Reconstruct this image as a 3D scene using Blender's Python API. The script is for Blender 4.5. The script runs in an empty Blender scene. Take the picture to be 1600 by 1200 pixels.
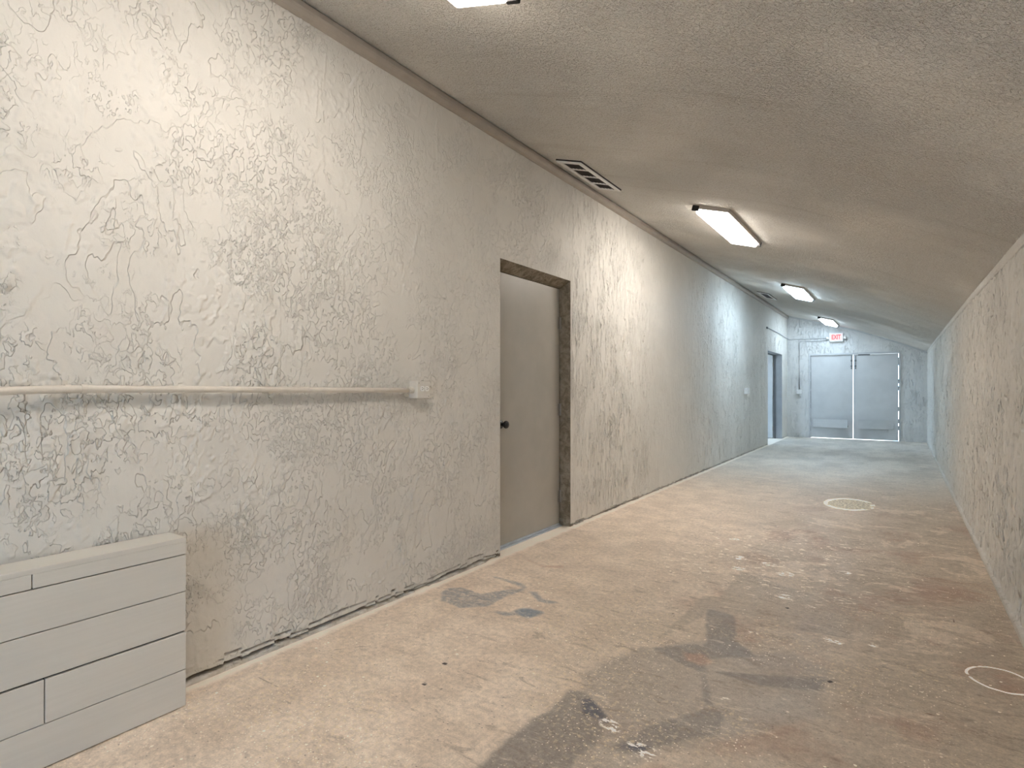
import bpy, bmesh, math, random
import numpy as np
from mathutils import Vector, Matrix

random.seed(7)
RNG = np.random.default_rng(11)
S = bpy.context.scene
C = S.collection
PI = math.pi

# ------------------------------------------------------------------ place (metres)
XL, XR = -2.38, 0.49          # left / right wall faces
YB, YE = -2.8, 15.8           # back / far wall faces
ZL, ZR = 3.06, 2.00           # ceiling height at the left / right wall
TILT = math.atan(.30)
def zr(y): return np.interp(y, (-3, 0, 3.6, 6, 12, 15.8), (1.84, 1.885, 1.928, 1.972, 2.03, 2.045))   # the low side sags towards the viewer
def zc(x, y=YE):
    d = x - XL                                     # even slope over the left half, drooping towards the low wall
    return ZL - .30 * d - (ZL - .30 * 2.87 - zr(y)) / 1.47 ** 1.5 * np.maximum(0, d - 1.4) ** 1.5
D1 = (3.325, 4.38, 2.143)     # near doorway in the left wall: y0, y1, top
D2 = (13.27, 15.05, 2.035)    # far doorway in the left wall
D3 = (-1.855, -0.04, 2.03)    # double door in the far wall: x0, x1, top

# ------------------------------------------------------------------ node helpers
class NT:
    def __init__(s, name):
        s.m = bpy.data.materials.new(name); s.m.use_nodes = True
        s.t = s.m.node_tree; s.t.nodes.clear()
        s.out = s.n('ShaderNodeOutputMaterial'); s.b = s.n('ShaderNodeBsdfPrincipled')
        s.l(s.b.outputs[0], s.out.inputs[0])
        s._p = None
    def n(s, t, **k):
        x = s.t.nodes.new(t)
        for a, v in k.items(): setattr(x, a, v)
        return x
    def l(s, a, b): s.t.links.new(a, b)
    def put(s, sock, v):
        if isinstance(v, bpy.types.NodeSocket): s.l(v, sock)
        elif isinstance(v, (tuple, list)): sock.default_value = (*v, 1.0) if len(sock.default_value) == 4 and len(v) == 3 else v
        else: sock.default_value = v
    @property
    def pos(s):
        if s._p is None: s._p = s.n('ShaderNodeNewGeometry').outputs['Position']
        return s._p
    def obj(s): return s.n('ShaderNodeTexCoord').outputs['Object']
    def sc(s, vec, sx, sy, sz):
        m = s.n('ShaderNodeMapping'); s.l(vec, m.inputs[0]); m.inputs['Scale'].default_value = (sx, sy, sz); return m.outputs[0]
    def noise(s, scale, detail=2.0, rough=.5, vec=None, dist=0.0):
        x = s.n('ShaderNodeTexNoise'); s.l(vec or s.pos, x.inputs['Vector'])
        x.inputs['Scale'].default_value = scale; x.inputs['Detail'].default_value = detail
        x.inputs['Roughness'].default_value = rough; x.inputs['Distortion'].default_value = dist
        return x.outputs[0]
    def voro(s, scale, vec=None, feature='F1'):
        x = s.n('ShaderNodeTexVoronoi', feature=feature); s.l(vec or s.pos, x.inputs['Vector'])
        x.inputs['Scale'].default_value = scale; return x.outputs
    def step(s, v, lo, hi, a=0.0, b=1.0):
        x = s.n('ShaderNodeMapRange', interpolation_type='SMOOTHSTEP'); s.put(x.inputs[0], v)
        for i, q in enumerate((lo, hi, a, b)): s.put(x.inputs[1 + i], q)
        return x.outputs[0]
    def math(s, op, a, b=0.0, c=None):
        x = s.n('ShaderNodeMath', operation=op); s.put(x.inputs[0], a); s.put(x.inputs[1], b)
        if c is not None: s.put(x.inputs[2], c)
        return x.outputs[0]
    def mix(s, f, a, b, bt='MIX'):
        x = s.n('ShaderNodeMix', data_type='RGBA', blend_type=bt); x.clamp_factor = True
        s.put(x.inputs[0], f); s.put(x.inputs[6], a); s.put(x.inputs[7], b); return x.outputs[2]
    def attr(s, name): return s.n('ShaderNodeAttribute', attribute_name=name).outputs['Fac']
    def xyz(s, v): return s.n('ShaderNodeSeparateXYZ').outputs if False else s._sep(v)
    def _sep(s, v):
        x = s.n('ShaderNodeSeparateXYZ'); s.l(v, x.inputs[0]); return x.outputs
    def bump(s, h, strength=.5, dist=.01, normal=None):
        x = s.n('ShaderNodeBump'); s.put(x.inputs['Height'], h)
        x.inputs['Strength'].default_value = strength; x.inputs['Distance'].default_value = dist
        if normal is not None: s.l(normal, x.inputs['Normal'])
        return x.outputs[0]
    def done(s, color, rough=.6, normal=None, metal=0.0, spec=.4):
        s.put(s.b.inputs['Base Color'], color); s.put(s.b.inputs['Roughness'], rough)
        s.b.inputs['Metallic'].default_value = metal; s.b.inputs['Specular IOR Level'].default_value = spec
        if normal is not None: s.l(normal, s.b.inputs['Normal'])
        return s.m

def paint(name, col, rough=.55, var=.06, scale=9.0, bump=.15, bscale=180, spec=.35, metal=0.0):
    t = NT(name)
    a = t.noise(scale, 4, .6)
    c = t.mix(t.step(a, .3, .7), tuple(x * (1 - var) for x in col), tuple(min(1, x * (1 + var)) for x in col))
    nm = t.bump(t.noise(bscale, 2, .5), bump, .002)
    return t.done(c, rough, nm, metal, spec)

def emit(name, col, strength):
    t = NT(name)
    e = t.n('ShaderNodeEmission'); e.inputs[0].default_value = (*col, 1); e.inputs[1].default_value = strength
    t.l(e.outputs[0], t.out.inputs[0]); return t.m

WALL = (.75, .725, .675)
def wall_mat(name, col=WALL, upright=False):
    t = NT(name)
    big = t.noise(1.1, 4, .6); mid = t.noise(9, 4, .6)
    c = t.mix(t.step(big, .35, .65), tuple(x * .95 for x in col), tuple(x * 1.04 for x in col))
    c = t.mix(t.step(mid, .3, .75, 0, .5), c, tuple(x * .93 for x in col))
    d = t.attr('crack_tone')  # brown tone mixed into the cracks at the wall foot
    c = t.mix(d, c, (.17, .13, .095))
    k = t.attr('chip')
    c = t.mix(k, c, t.mix(t.noise(70, 3), (.48, .43, .36), (.72, .67, .60)))
    fine = t.math('ADD', t.noise(160, 3, .6), t.math('MULTIPLY', t.noise(45, 3, .6), 1.2))
    nm = t.bump(fine, .20, .004)
    # trowelled relief: crinkles, overlapping skins, crumbs; strokes run upright past the near door
    px, py, pz = t._sep(t.pos)
    far = t.step(py, 3.9, 4.7) if not upright else 1.0
    cv = t.n('ShaderNodeCombineXYZ'); t.l(px, cv.inputs[0]); t.l(py, cv.inputs[1])
    t.put(cv.inputs[2], t.math('MULTIPLY', pz, t.math('SUBTRACT', 1.0, t.math('MULTIPLY', far, .68)))); mp = t.n('ShaderNodeMapping'); t.l(cv.outputs[0], mp.inputs[0]); mp.inputs['Rotation'].default_value = (.42 if not upright else 0, 0, 0); mp.inputs['Scale'].default_value = (1, 1.12, .72); v = mp.outputs[0]
    m1 = t.step(t.noise(2.7, 3, .6), .44, .60); m2 = t.step(t.noise(1.9, 3, .6, vec=t.sc(t.pos, 1.3, 1.3, 1.3)), .42, .56); m3 = t.step(t.noise(3.9, 3, .6, vec=t.sc(t.pos, .8, .9, .9)), .52, .62)
    h1 = t.math('MULTIPLY', t.step(t.noise(26, 2.5, .55, vec=v, dist=.5), .50, t.math('ADD', .545, t.math('MULTIPLY', far, .085))), m1)
    sw = t.math('FRACT', t.math('MULTIPLY', t.noise(3.3, 4, .55, vec=v, dist=.3), 8.0))
    h2 = t.math('MULTIPLY', t.math('MINIMUM', sw, t.math('MULTIPLY', t.math('SUBTRACT', 1.0, sw), 14.0)), m2)
    h3 = t.math('MULTIPLY', t.step(t.noise(62, 2, .5, vec=v), .53, .60), m3)
    hh = t.math('ADD', t.math('ADD', t.math('MULTIPLY', h1, 1.0), t.math('MULTIPLY', h2, .75)), t.math('MULTIPLY', h3, .75))
    quiet = t.math('SUBTRACT', 1.0, t.math('MULTIPLY', t.math('MULTIPLY', t.step(py, 5.9, 6.8), t.step(py, 8.2, 7.4)), .75))
    calm = t.math('SUBTRACT', 1.0, t.math('MULTIPLY', t.math('MULTIPLY', t.step(py, 1.7, 2.3), t.step(py, 3.6, 3.1)), t.step(pz, 1.0, 1.9, 0, .6)))
    hh = t.math('MULTIPLY', t.math('MULTIPLY', hh, t.math('ADD', 1.0, t.math('MULTIPLY', far, .8))), t.math('MULTIPLY', t.math('MULTIPLY', quiet, calm), t.step(pz, 1.1, 2.4, 1.15, 1.0)))
    nm = t.bump(hh, 1.0, .0068, nm)
    return t.done(c, .6, nm, spec=.3)

# ------------------------------------------------------------------ mesh helpers
def link(name, me, m=None, parent=None):
    o = bpy.data.objects.new(name, me); C.objects.link(o)
    if m is not None: me.materials.append(m)
    if parent is not None: o.parent = parent
    return o
def obj(name, bm, m, parent=None, smooth=False):
    bmesh.ops.recalc_face_normals(bm, faces=bm.faces[:])
    me = bpy.data.meshes.new(name); bm.to_mesh(me); bm.free()
    if smooth:
        for p in me.polygons: p.use_smooth = True
    return link(name, me, m, parent)
def box(bm, x0, x1, y0, y1, z0, z1, bev=0.0, seg=2):
    r = bmesh.ops.create_cube(bm, size=1.0)
    vs = r['verts']
    for v in vs:
        v.co = Vector((x0 + (v.co.x + .5) * (x1 - x0), y0 + (v.co.y + .5) * (y1 - y0), z0 + (v.co.z + .5) * (z1 - z0)))
    if bev:
        es = list({e for v in vs for e in v.link_edges})
        bmesh.ops.bevel(bm, geom=es, offset=bev, segments=seg, profile=.5, affect='EDGES')
    return bm
def bx(*a, **k): return box(bmesh.new(), *a, **k)
def tube(bm, pts, r, n=14, cap=True):
    pts = [Vector(p) for p in pts]; rings = []
    up = Vector((0, 0, 1))
    for i, p in enumerate(pts):
        d = (pts[min(i + 1, len(pts) - 1)] - pts[max(i - 1, 0)]).normalized()
        a = d.cross(up)
        if a.length < 1e-3: a = d.cross(Vector((1, 0, 0)))
        a.normalize(); b = d.cross(a)
        rr = r[i] if isinstance(r, (list, tuple)) else r
        rings.append([bm.verts.new(p + a * rr * math.cos(2 * PI * k / n) + b * rr * math.sin(2 * PI * k / n)) for k in range(n)])
    for A, B in zip(rings, rings[1:]):
        for k in range(n): bm.faces.new((A[k], A[(k + 1) % n], B[(k + 1) % n], B[k]))
    if cap:
        bm.faces.new(rings[0][::-1]); bm.faces.new(rings[-1])
    return bm
def lathe(bm, prof, org, axis, n=20):
    """prof: (distance along axis, radius)"""
    axis = Vector(axis).normalized(); org = Vector(org)
    return tube(bm, [org + axis * d for d, r in prof], [max(r, 1e-4) for d, r in prof], n)
def prism(bm, pts, y0, y1):
    """polygon in (x, z) swept along y"""
    a = [bm.verts.new((x, y0, z)) for x, z in pts]; b = [bm.verts.new((x, y1, z)) for x, z in pts]
    bm.faces.new(a); bm.faces.new(b[::-1])
    for i in range(len(pts)):
        j = (i + 1) % len(pts); bm.faces.new((a[i], b[i], b[j], a[j]))
    return bm
def empty(name, loc, rot=(0, 0, 0)):
    o = bpy.data.objects.new(name, None); C.objects.link(o); o.location = loc; o.rotation_euler = rot
    o.empty_display_size = .1; return o
def tag(o, label, cat, group=None):
    o['label'] = label; o['category'] = cat
    if group: o['group'] = group
    return o
def struct(o, label=None):
    o['kind'] = 'structure'
    if label: o['label'] = label
    return o
def copy_tree(o, parent=None):
    c = o.copy(); C.objects.link(c)
    if parent is not None: c.parent = parent
    for ch in list(o.children): copy_tree(ch, c)
    return c
def localise(children, parent):
    """children built in world axes: keep them there under the parent"""
    for o in children:
        o.parent = parent; o.matrix_parent_inverse = parent.matrix_basis.inverted() if False else Matrix.Translation(-Vector(parent.location))

# ------------------------------------------------------------------ noise on arrays
_perm = np.random.default_rng(3).permutation(4096)
_ang = np.random.default_rng(4).random(4096) * 2 * PI
_gx, _gy = np.cos(_ang).astype(np.float32), np.sin(_ang).astype(np.float32)
def pn(x, y, seed=0):
    xi = np.floor(x).astype(np.int32); yi = np.floor(y).astype(np.int32)
    fx = (x - xi).astype(np.float32); fy = (y - yi).astype(np.float32)
    def g(a, b, dx, dy):
        h = _perm[(_perm[(a + seed * 131) & 4095] + b) & 4095]
        return _gx[h] * dx + _gy[h] * dy
    u = fx * fx * fx * (fx * (fx * 6 - 15) + 10); v = fy * fy * fy * (fy * (fy * 6 - 15) + 10)
    a = g(xi, yi, fx, fy); b = g(xi + 1, yi, fx - 1, fy); c = g(xi, yi + 1, fx, fy - 1); d = g(xi + 1, yi + 1, fx - 1, fy - 1)
    return (a + u * (b - a)) + v * ((c + u * (d - c)) - (a + u * (b - a)))
def ss(x, a, b):
    t = np.clip((x - a) / (b - a), 0, 1); return t * t * (3 - 2 * t)
def fb(x, y, seed, o=3):
    r = 0; a = 1.0
    for i in range(o): r = r + a * pn(x * 2 ** i, y * 2 ** i, seed + i); a *= .5
    return r

def axis(segs):
    """segs: list of (start, end, step) joined"""
    out = []
    for a, b, st in segs:
        n = max(1, int(round((b - a) / st))); out.append(np.linspace(a, b, n + 1)[:-1])
    out.append(np.array([segs[-1][1]])); return np.concatenate(out)

def grid(name, P, keep=None, attrs=None, m=None, parent=None):
    """P: (nu, nv, 3) points"""
    nu, nv = P.shape[:2]
    me = bpy.data.meshes.new(name)
    idx = np.arange(nu * nv, dtype=np.int32).reshape(nu, nv)
    q = np.stack([idx[:-1, :-1], idx[1:, :-1], idx[1:, 1:], idx[:-1, 1:]], -1).reshape(-1, 4)
    if keep is not None: q = q[keep.reshape(-1)]
    used = np.zeros(nu * nv, bool); used[q.ravel()] = True
    remap = np.cumsum(used).astype(np.int32) - 1
    co = P.reshape(-1, 3)[used].astype(np.float32); q = remap[q]
    me.vertices.add(len(co)); me.vertices.foreach_set('co', co.ravel())
    me.loops.add(q.size); me.loops.foreach_set('vertex_index', q.ravel().astype(np.int32))
    me.polygons.add(len(q)); me.polygons.foreach_set('loop_start', np.arange(0, q.size, 4, dtype=np.int32))
    me.polygons.foreach_set('use_smooth', np.ones(len(q), bool))
    for k, v in (attrs or {}).items():
        a = me.attributes.new(k, 'FLOAT', 'POINT'); a.data.foreach_set('value', v.reshape(-1)[used].astype(np.float32))
    me.update(calc_edges=True); me.validate()
    return link(name, me, m, parent)

# ------------------------------------------------------------------ stucco relief
def strokes(H, U, V, n, ur, vr, lr, ang, amp, seed, wob=.25, wd=1.0):
    """trowel strokes: crisp on one side, feathered out on the other"""
    r = np.random.default_rng(seed)
    for _ in range(n):
        u0, v0 = r.uniform(*ur), r.uniform(*vr); L = r.uniform(*lr); th = r.normal(*ang); a = amp * r.uniform(.4, 1.2)
        pad = L + .05
        i0, i1 = np.searchsorted(U, [u0 - pad, u0 + pad]); j0, j1 = np.searchsorted(V, [v0 - pad, v0 + pad])
        if i1 - i0 < 2 or j1 - j0 < 2: continue
        uu = U[i0:i1, None] - u0; vv = V[None, j0:j1] - v0
        s = uu * math.cos(th) + vv * math.sin(th); d = -uu * math.sin(th) + vv * math.cos(th)
        k = r.integers(1, 60)
        d = d + wob * .06 * pn(s / .07 + k, s * 0 + k, 5) + wob * .02 * pn(s / .02 + k, s * 0 + k, 8)
        w = ss(L / 2 - np.abs(s), 0, L * .35) * (.55 + .9 * np.clip(pn(s / .035 + k, s * 0 + 2.5, 6) + .25, 0, 1))
        if r.random() < .5: d = -d
        p = np.where(d > 0, np.exp(-d / (.013 * wd)), np.exp(-(d / (.0035 * wd)) ** 2))
        H[i0:i1, j0:j1] += (a * w * p).astype(H.dtype)

def relief_left(U, V):
    u, v = np.meshgrid(U, V, indexing='ij'); u = u.astype(np.float32); v = v.astype(np.float32)
    far = ss(u, 4.0, 4.6)                                   # past the near door the strokes run upright
    wu = u + .02 * pn(u / .11, v / .11, 20); wv = v + .02 * pn(u / .11, v / .11, 24)
    # crinkled clumps
    cl = fb(u / .38, v / .42, 30, 3)
    heavy = .16 * (1 - ss(u, 1.3, 1.9)) - .20 * ss(u, 1.7, 2.3) * (1 - far) * ss(v, 1.0, 1.6) - .05 * ss(v, 2.2, 2.9) * (1 - far)
    mcl = ss(cl + heavy, .02, .26)
    a = pn(wu / .034, wv / .042, 40) + .45 * pn(wu / .016, wv / .019, 41)
    b = pn(wu / .026, wv / .085, 42) + .4 * pn(wu / .013, wv / .03, 43)
    n1 = a * (1 - far) + b * far
    H = .0026 * ss(n1, .12, .26) * mcl
    # overlapping trowel skins: sawtooth of a slow field leaves thin ragged edges
    s = (fb(wu / .30, wv / .34, 50, 3) * (1 - far) + fb(wu / .15, wv / .55, 54, 3) * far) * 2.6 + .35 * pn(wu / .05, wv / .05, 57)
    fr = s - np.floor(s); saw = np.where(fr < .9, fr / .9, (1 - fr) / .1)
    msk = ss(fb(u / .5 + 9, v / .5, 60, 2), -.02, .30)
    H += .0026 * saw * msk * (.45 + .55 * mcl)
    # small crumbs
    cr = pn(u / .017, v / .02, 70)
    H += .0020 * ss(cr, .25, .45) * ss(fb(u / .22 + 4, v / .22, 72, 2), .12, .34)
    H += .0022 * fb(u / .6, v / .6, 80, 2)
    H = H.astype(np.float32)
    strokes(H, U, V, 150, (-.2, 3.3), (.1, 2.9), (.06, .34), (PI / 2 - .15, .28), .0042, 1)
    strokes(H, U, V, 150, (-.2, 3.3), (.1, 2.8), (.04, .22), (-.45, .6), .0036, 2)
    strokes(H, U, V, 420, (4.4, 6.1), (.15, 2.95), (.06, .40), (PI / 2, .10), .0066, 5, wd=1.0)
    strokes(H, U, V, 260, (4.4, 9.0), (.15, 2.95), (.06, .42), (PI / 2, .10), .0066, 3, wd=1.3)
    strokes(H, U, V, 170, (9.0, 15.8), (.15, 2.9), (.1, .5), (PI / 2, .08), .0080, 4, wd=2.2)
    # quieter where it was trowelled flat (under the near lamps)
    quiet = 1 - .72 * np.exp(-((u - 7.0) / .9) ** 2)
    H *= quiet * 1.6
    return H, u, v

def build_left_wall(m):
    U = axis([(YB, -.4, .08), (-.4, .3, .012), (.3, D1[0], .0052), (D1[0], D1[1], .012), (D1[1], 6.2, .006), (6.2, 9.0, .010), (9.0, D2[0], .016), (D2[0], D2[1], .03), (D2[1], YE + .05, .016)])
    V = axis([(0, .14, .0045), (.14, D2[2], .0055), (D2[2], D1[2], .006), (D1[2], ZL + .02, .006)])
    H, u, v = relief_left(U, V)
    e = np.minimum(np.maximum(np.maximum(D1[0] - u, u - D1[1]), v - D1[2]), np.maximum(np.maximum(D2[0] - u, u - D2[1]), v - D2[2]))
    H *= ss(e, 0, .02); H *= ss(ZL - v, .02, .10); H = np.where(e < .09, np.maximum(H, 0), H)
    # ragged broken foot of the stucco
    amt = np.where(U < 3.3, 1.0, .42)
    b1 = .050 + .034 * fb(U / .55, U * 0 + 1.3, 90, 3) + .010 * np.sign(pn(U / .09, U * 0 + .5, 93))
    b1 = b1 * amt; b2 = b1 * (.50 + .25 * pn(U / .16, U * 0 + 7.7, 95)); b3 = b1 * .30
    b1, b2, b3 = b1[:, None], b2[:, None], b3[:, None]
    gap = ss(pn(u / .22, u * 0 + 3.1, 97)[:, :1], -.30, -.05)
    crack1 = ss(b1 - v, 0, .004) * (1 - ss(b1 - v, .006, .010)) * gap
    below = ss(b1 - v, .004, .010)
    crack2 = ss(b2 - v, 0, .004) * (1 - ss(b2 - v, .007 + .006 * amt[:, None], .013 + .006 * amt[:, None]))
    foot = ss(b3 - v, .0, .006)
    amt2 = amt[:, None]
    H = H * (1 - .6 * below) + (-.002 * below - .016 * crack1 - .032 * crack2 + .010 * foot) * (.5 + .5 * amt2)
    crack_tone = np.clip(.85 * crack1 + crack2, 0, 1) * (1 - foot); chip = foot * ss(pn(u / .05, v / .02, 99), -.5, .1)
    P = np.stack([XL + H, u, v], -1)
    uc = (U[:-1] + U[1:]) / 2; vc = (V[:-1] + V[1:]) / 2
    keep = ~(((uc > D1[0]) & (uc < D1[1]))[:, None] & (vc < D1[2])[None]) & ~(((uc > D2[0]) & (uc < D2[1]))[:, None] & (vc < D2[2])[None])
    return grid('wall_left', P, keep, dict(crack_tone=crack_tone, chip=chip), m)

def build_right_wall(m):
    U = axis([(YB, 2.8, .1), (2.8, 7.0, .008), (7.0, YE + .05, .016)])
    V = axis([(0, ZR + .05, .0065)])
    u, v = np.meshgrid(U, V, indexing='ij')
    wu = u + .02 * pn(u / .09, v / .2, 120)
    s = pn(wu / .045, v / .16, 121) + .5 * pn(wu / .02, v / .07, 122)
    H = .0045 * ss(s, -.05, .35)
    pit = ss(pn(wu / .030, v / .070, 124) + .35 * pn(wu / .06, v / .22, 126), .22, .38)
    H -= .0075 * pit
    H += .003 * fb(u / .5, v / .7, 128, 2)
    foot = ss(.03 + .02 * pn(U / .2, U * 0 + .7, 130)[:, None] - v, 0, .006)
    H = H * (1 - foot) + .010 * foot
    H *= 2.2 * ss(zr(u) - v, .0, .03)
    P = np.stack([XR - H, u, v], -1)
    return grid('wall_right', P, None, dict(crack_tone=pit * 0, chip=foot * .6), m)

def build_far_wall(m):
    U = axis([(XL - .02, D3[0], .01), (D3[0], D3[1], .02), (D3[1], XR + .02, .01)])
    V = axis([(0, D3[2], .01), (D3[2], ZL + .02, .01)])
    u, v = np.meshgrid(U, V, indexing='ij')
    n1 = pn(u / .05, v / .06, 140) + .5 * pn(u / .022, v / .026, 141)
    H = .004 * ss(n1, .1, .32) * ss(fb(u / .4, v / .4, 142, 2), .0, .25)
    e = np.maximum(np.maximum(D3[0] - u, u - D3[1]), v - D3[2]); H *= ss(e, .03, .08)
    P = np.stack([u, YE - H, v], -1)
    uc = (U[:-1] + U[1:]) / 2; vc = (V[:-1] + V[1:]) / 2
    keep = ~(((uc > D3[0]) & (uc < D3[1]))[:, None] & (vc < D3[2])[None])
    keep &= vc[None] < (zc(uc) + .04)[:, None]
    return grid('wall_far', P, keep, dict(crack_tone=v * 0, chip=v * 0), m)

# ------------------------------------------------------------------ floor stains (metres on the floor)
STAIN = {
 'dark': [[(-1.109,1.422),(-1.121,1.637),(-1.083,1.884),(-1.066,2.035),(-1.106,2.151),(-1.064,2.369),(-.988,2.52),(-.926,2.562),(-.828,2.727),(-.765,2.77),(-.804,2.968),(-.719,3.075),(-.643,2.812),(-.548,2.759),(-.404,2.858),(-.267,2.772),(-.271,2.58),(-.228,2.366),(-.338,2.243),(-.467,2.041),(-.552,1.961),(-.694,1.744),(-.713,1.588),(-1.063,1.0)]],
 'deep': [[(-1.099,1.293),(-1.111,1.622),(-1.082,1.873),(-1.091,2.001),(-1.04,2.024),(-.998,1.996),(-.889,1.923),(-.875,1.829),(-.85,1.737),(-.872,1.641),(-.845,1.449)],[(-.803,1.748),(-.764,1.86),(-.717,1.983),(-.673,2.062),(-.59,2.179),(-.546,2.188),(-.522,2.048),(-.626,1.919),(-.684,1.83),(-.709,1.78),(-.761,1.745)],[(-.951,2.546),(-.756,2.736),(-.877,3.176),(-.727,3.15),(-.652,2.848),(-.54,2.72),(-.723,2.565),(-.612,2.26),(-.566,2.175),(-.63,2.22),(-.694,2.434),(-.805,2.466)],[(-.645,2.48),(-.258,2.68),(-.258,2.559),(-.489,2.461)]],
 'slab': [[(-.869,3.937),(-.533,3.774),(-.198,3.778),(-.187,3.167),(-.415,3.141),(-.698,3.191),(-.864,3.322)],[(-.967,2.632),(-.947,3.362),(-.857,3.363),(-.736,3.218),(-.729,3.118),(-.861,3.058)],[(-.86,3.759),(-.664,3.711),(-.68,3.424),(-.868,3.479)]],
 'blue': [[(-2.236,2.53),(-2.26,2.605),(-2.197,2.661),(-2.03,2.646),(-1.949,2.779),(-1.882,2.851),(-1.929,2.886),(-2.156,2.931),(-2.037,2.939),(-1.928,2.928),(-1.872,2.884),(-1.855,2.817),(-1.885,2.72),(-1.888,2.597),(-1.881,2.51),(-1.992,2.412),(-2.154,2.438)],[(-1.824,2.838),(-1.78,2.855),(-1.69,2.78),(-1.594,2.787),(-1.626,2.742),(-1.693,2.742)],[(-1.81,2.472),(-1.725,2.519),(-1.732,2.579),(-1.641,2.631),(-1.579,2.609),(-1.594,2.557),(-1.621,2.498),(-1.688,2.513),(-1.724,2.458)]],
 'spot': [[(-1.703,2.524),(-1.72,2.587),(-1.679,2.626),(-1.599,2.616),(-1.589,2.56),(-1.61,2.505)]],
 'navy': [[(-1.019,1.971),(-.998,1.996),(-.931,1.946),(-.863,1.893),(-.873,1.877),(-.924,1.889),(-.967,1.88)],[(-.783,1.77),(-.75,1.826),(-.686,1.836),(-.712,1.79)]],
 'rust': [[(-.812,2.578),(-.737,2.615),(-.686,2.554),(-.717,2.498),(-.778,2.513)],[(-2.181,3.362),(-2.002,3.309),(-1.894,3.382),(-1.874,3.346),(-1.98,3.273)]],
}
def poly_sd(x, y, poly):
    """signed distance, positive inside"""
    d = np.full(x.shape, 1e9); ins = np.zeros(x.shape, bool); n = len(poly)
    for i in range(n):
        ax, ay = poly[i]; bx_, by = poly[(i + 1) % n]; ex, ey = bx_ - ax, by - ay
        wx, wy = x - ax, y - ay; t = np.clip((wx * ex + wy * ey) / (ex * ex + ey * ey + 1e-12), 0, 1)
        d = np.minimum(d, (wx - ex * t) ** 2 + (wy - ey * t) ** 2)
        c = (ay > y) != (by > y)
        ins ^= c & (x < ex * (y - ay) / (ey + 1e-12 * (ey == 0)) + ax)
    return np.where(ins, 1, -1) * np.sqrt(d)
def chain_sd(x, y, pts):
    d = np.full(x.shape, 1e9)
    for (ax, ay), (bx_, by) in zip(pts, pts[1:]):
        ex, ey = bx_ - ax, by - ay; wx, wy = x - ax, y - ay
        t = np.clip((wx * ex + wy * ey) / (ex * ex + ey * ey), 0, 1)
        d = np.minimum(d, np.hypot(wx - ex * t, wy - ey * t))
    return d

def build_floor(m):
    Xs = axis([(-2.66, XR + .02, .015)]); Ys = axis([(YB, .5, .1), (.5, 5.5, .015), (5.5, 8, .03), (8, YE + .3, .06)])
    x, y = np.meshgrid(Xs, Ys, indexing='ij')
    at = {k: np.max([poly_sd(x, y, p) for p in v], axis=0) for k, v in STAIN.items()}
    at['ring_a'] = np.hypot((x - .34) / 1.0, (y - 3.075) / 1.05) - .110
    at['ring_b'] = (np.hypot((x + .45) / .21, (y - 6.88) / .32) - 1) * .22
    cracks = [[(-2.36,1.36),(-2.25,1.365),(-2.167,1.354),(-2.10,1.36),(-2.031,1.346),(-1.936,1.31),(-1.86,1.32)], [(-2.233,1.576),(-2.15,1.70),(-2.042,1.83)],
              [(-2.3,4.72),(-2.112,4.703),(-1.715,4.591),(-1.346,4.598),(-.933,4.698),(-.609,4.608),(-.326,4.613),(.116,4.792),(.48,4.80)],
              [(-1.274,3.201),(-.969,3.191),(-.708,3.237),(-.421,3.184),(-.18,3.17)]]
    at['crack'] = np.min([chain_sd(x, y, c) for c in cracks], axis=0)
    dots = [(-1.646,1.884,.012),(-1.60,1.706,.011),(-.515,3.423,.012),(-.70,1.80,.008),(-1.0,1.72,.008),(-.955,1.78,.007),(-1.2,2.9,.007),(-1.03,3.1,.006),(-.24,2.66,.012),(-1.52,1.72,.006),(.05,2.9,.007)]
    at['dots'] = np.max([r - np.hypot(x - a, y - b) for a, b, r in dots], axis=0)
    sticks = [[(-.035,2.628),(.01,2.621)], [(.02,2.615),(.10,2.60),(.155,2.56)], [(.235,3.83),(.225,3.70)], [(-1.02,3.02),(-.99,2.96)]]
    at['stick'] = np.min([chain_sd(x, y, c) for c in sticks], axis=0)
    wh = [(-.867,1.881,.03),(-.84,1.86,.022),(-.70,1.80,.035),(-.74,1.815,.025),(-.29,3.10,.03),(-.25,3.09,.025),(-.106,3.156,.02),(-1.655,1.986,.008),(-.40,3.52,.012),(-.56,2.28,.012),(-.47,2.18,.008),(-.60,2.98,.018),(-.95,4.25,.05),(-.75,4.2,.05),(-.9,4.0,.04),(-.62,4.05,.05),(-.3,4.3,.03),(-.55,3.6,.04),(-1.1,4.75,.04)]
    at['white'] = np.max([r - np.hypot(x - a, y - b) for a, b, r in wh], axis=0)
    P = np.stack([x, y, x * 0], -1)
    return grid('floor', P, None, at, m)

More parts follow.
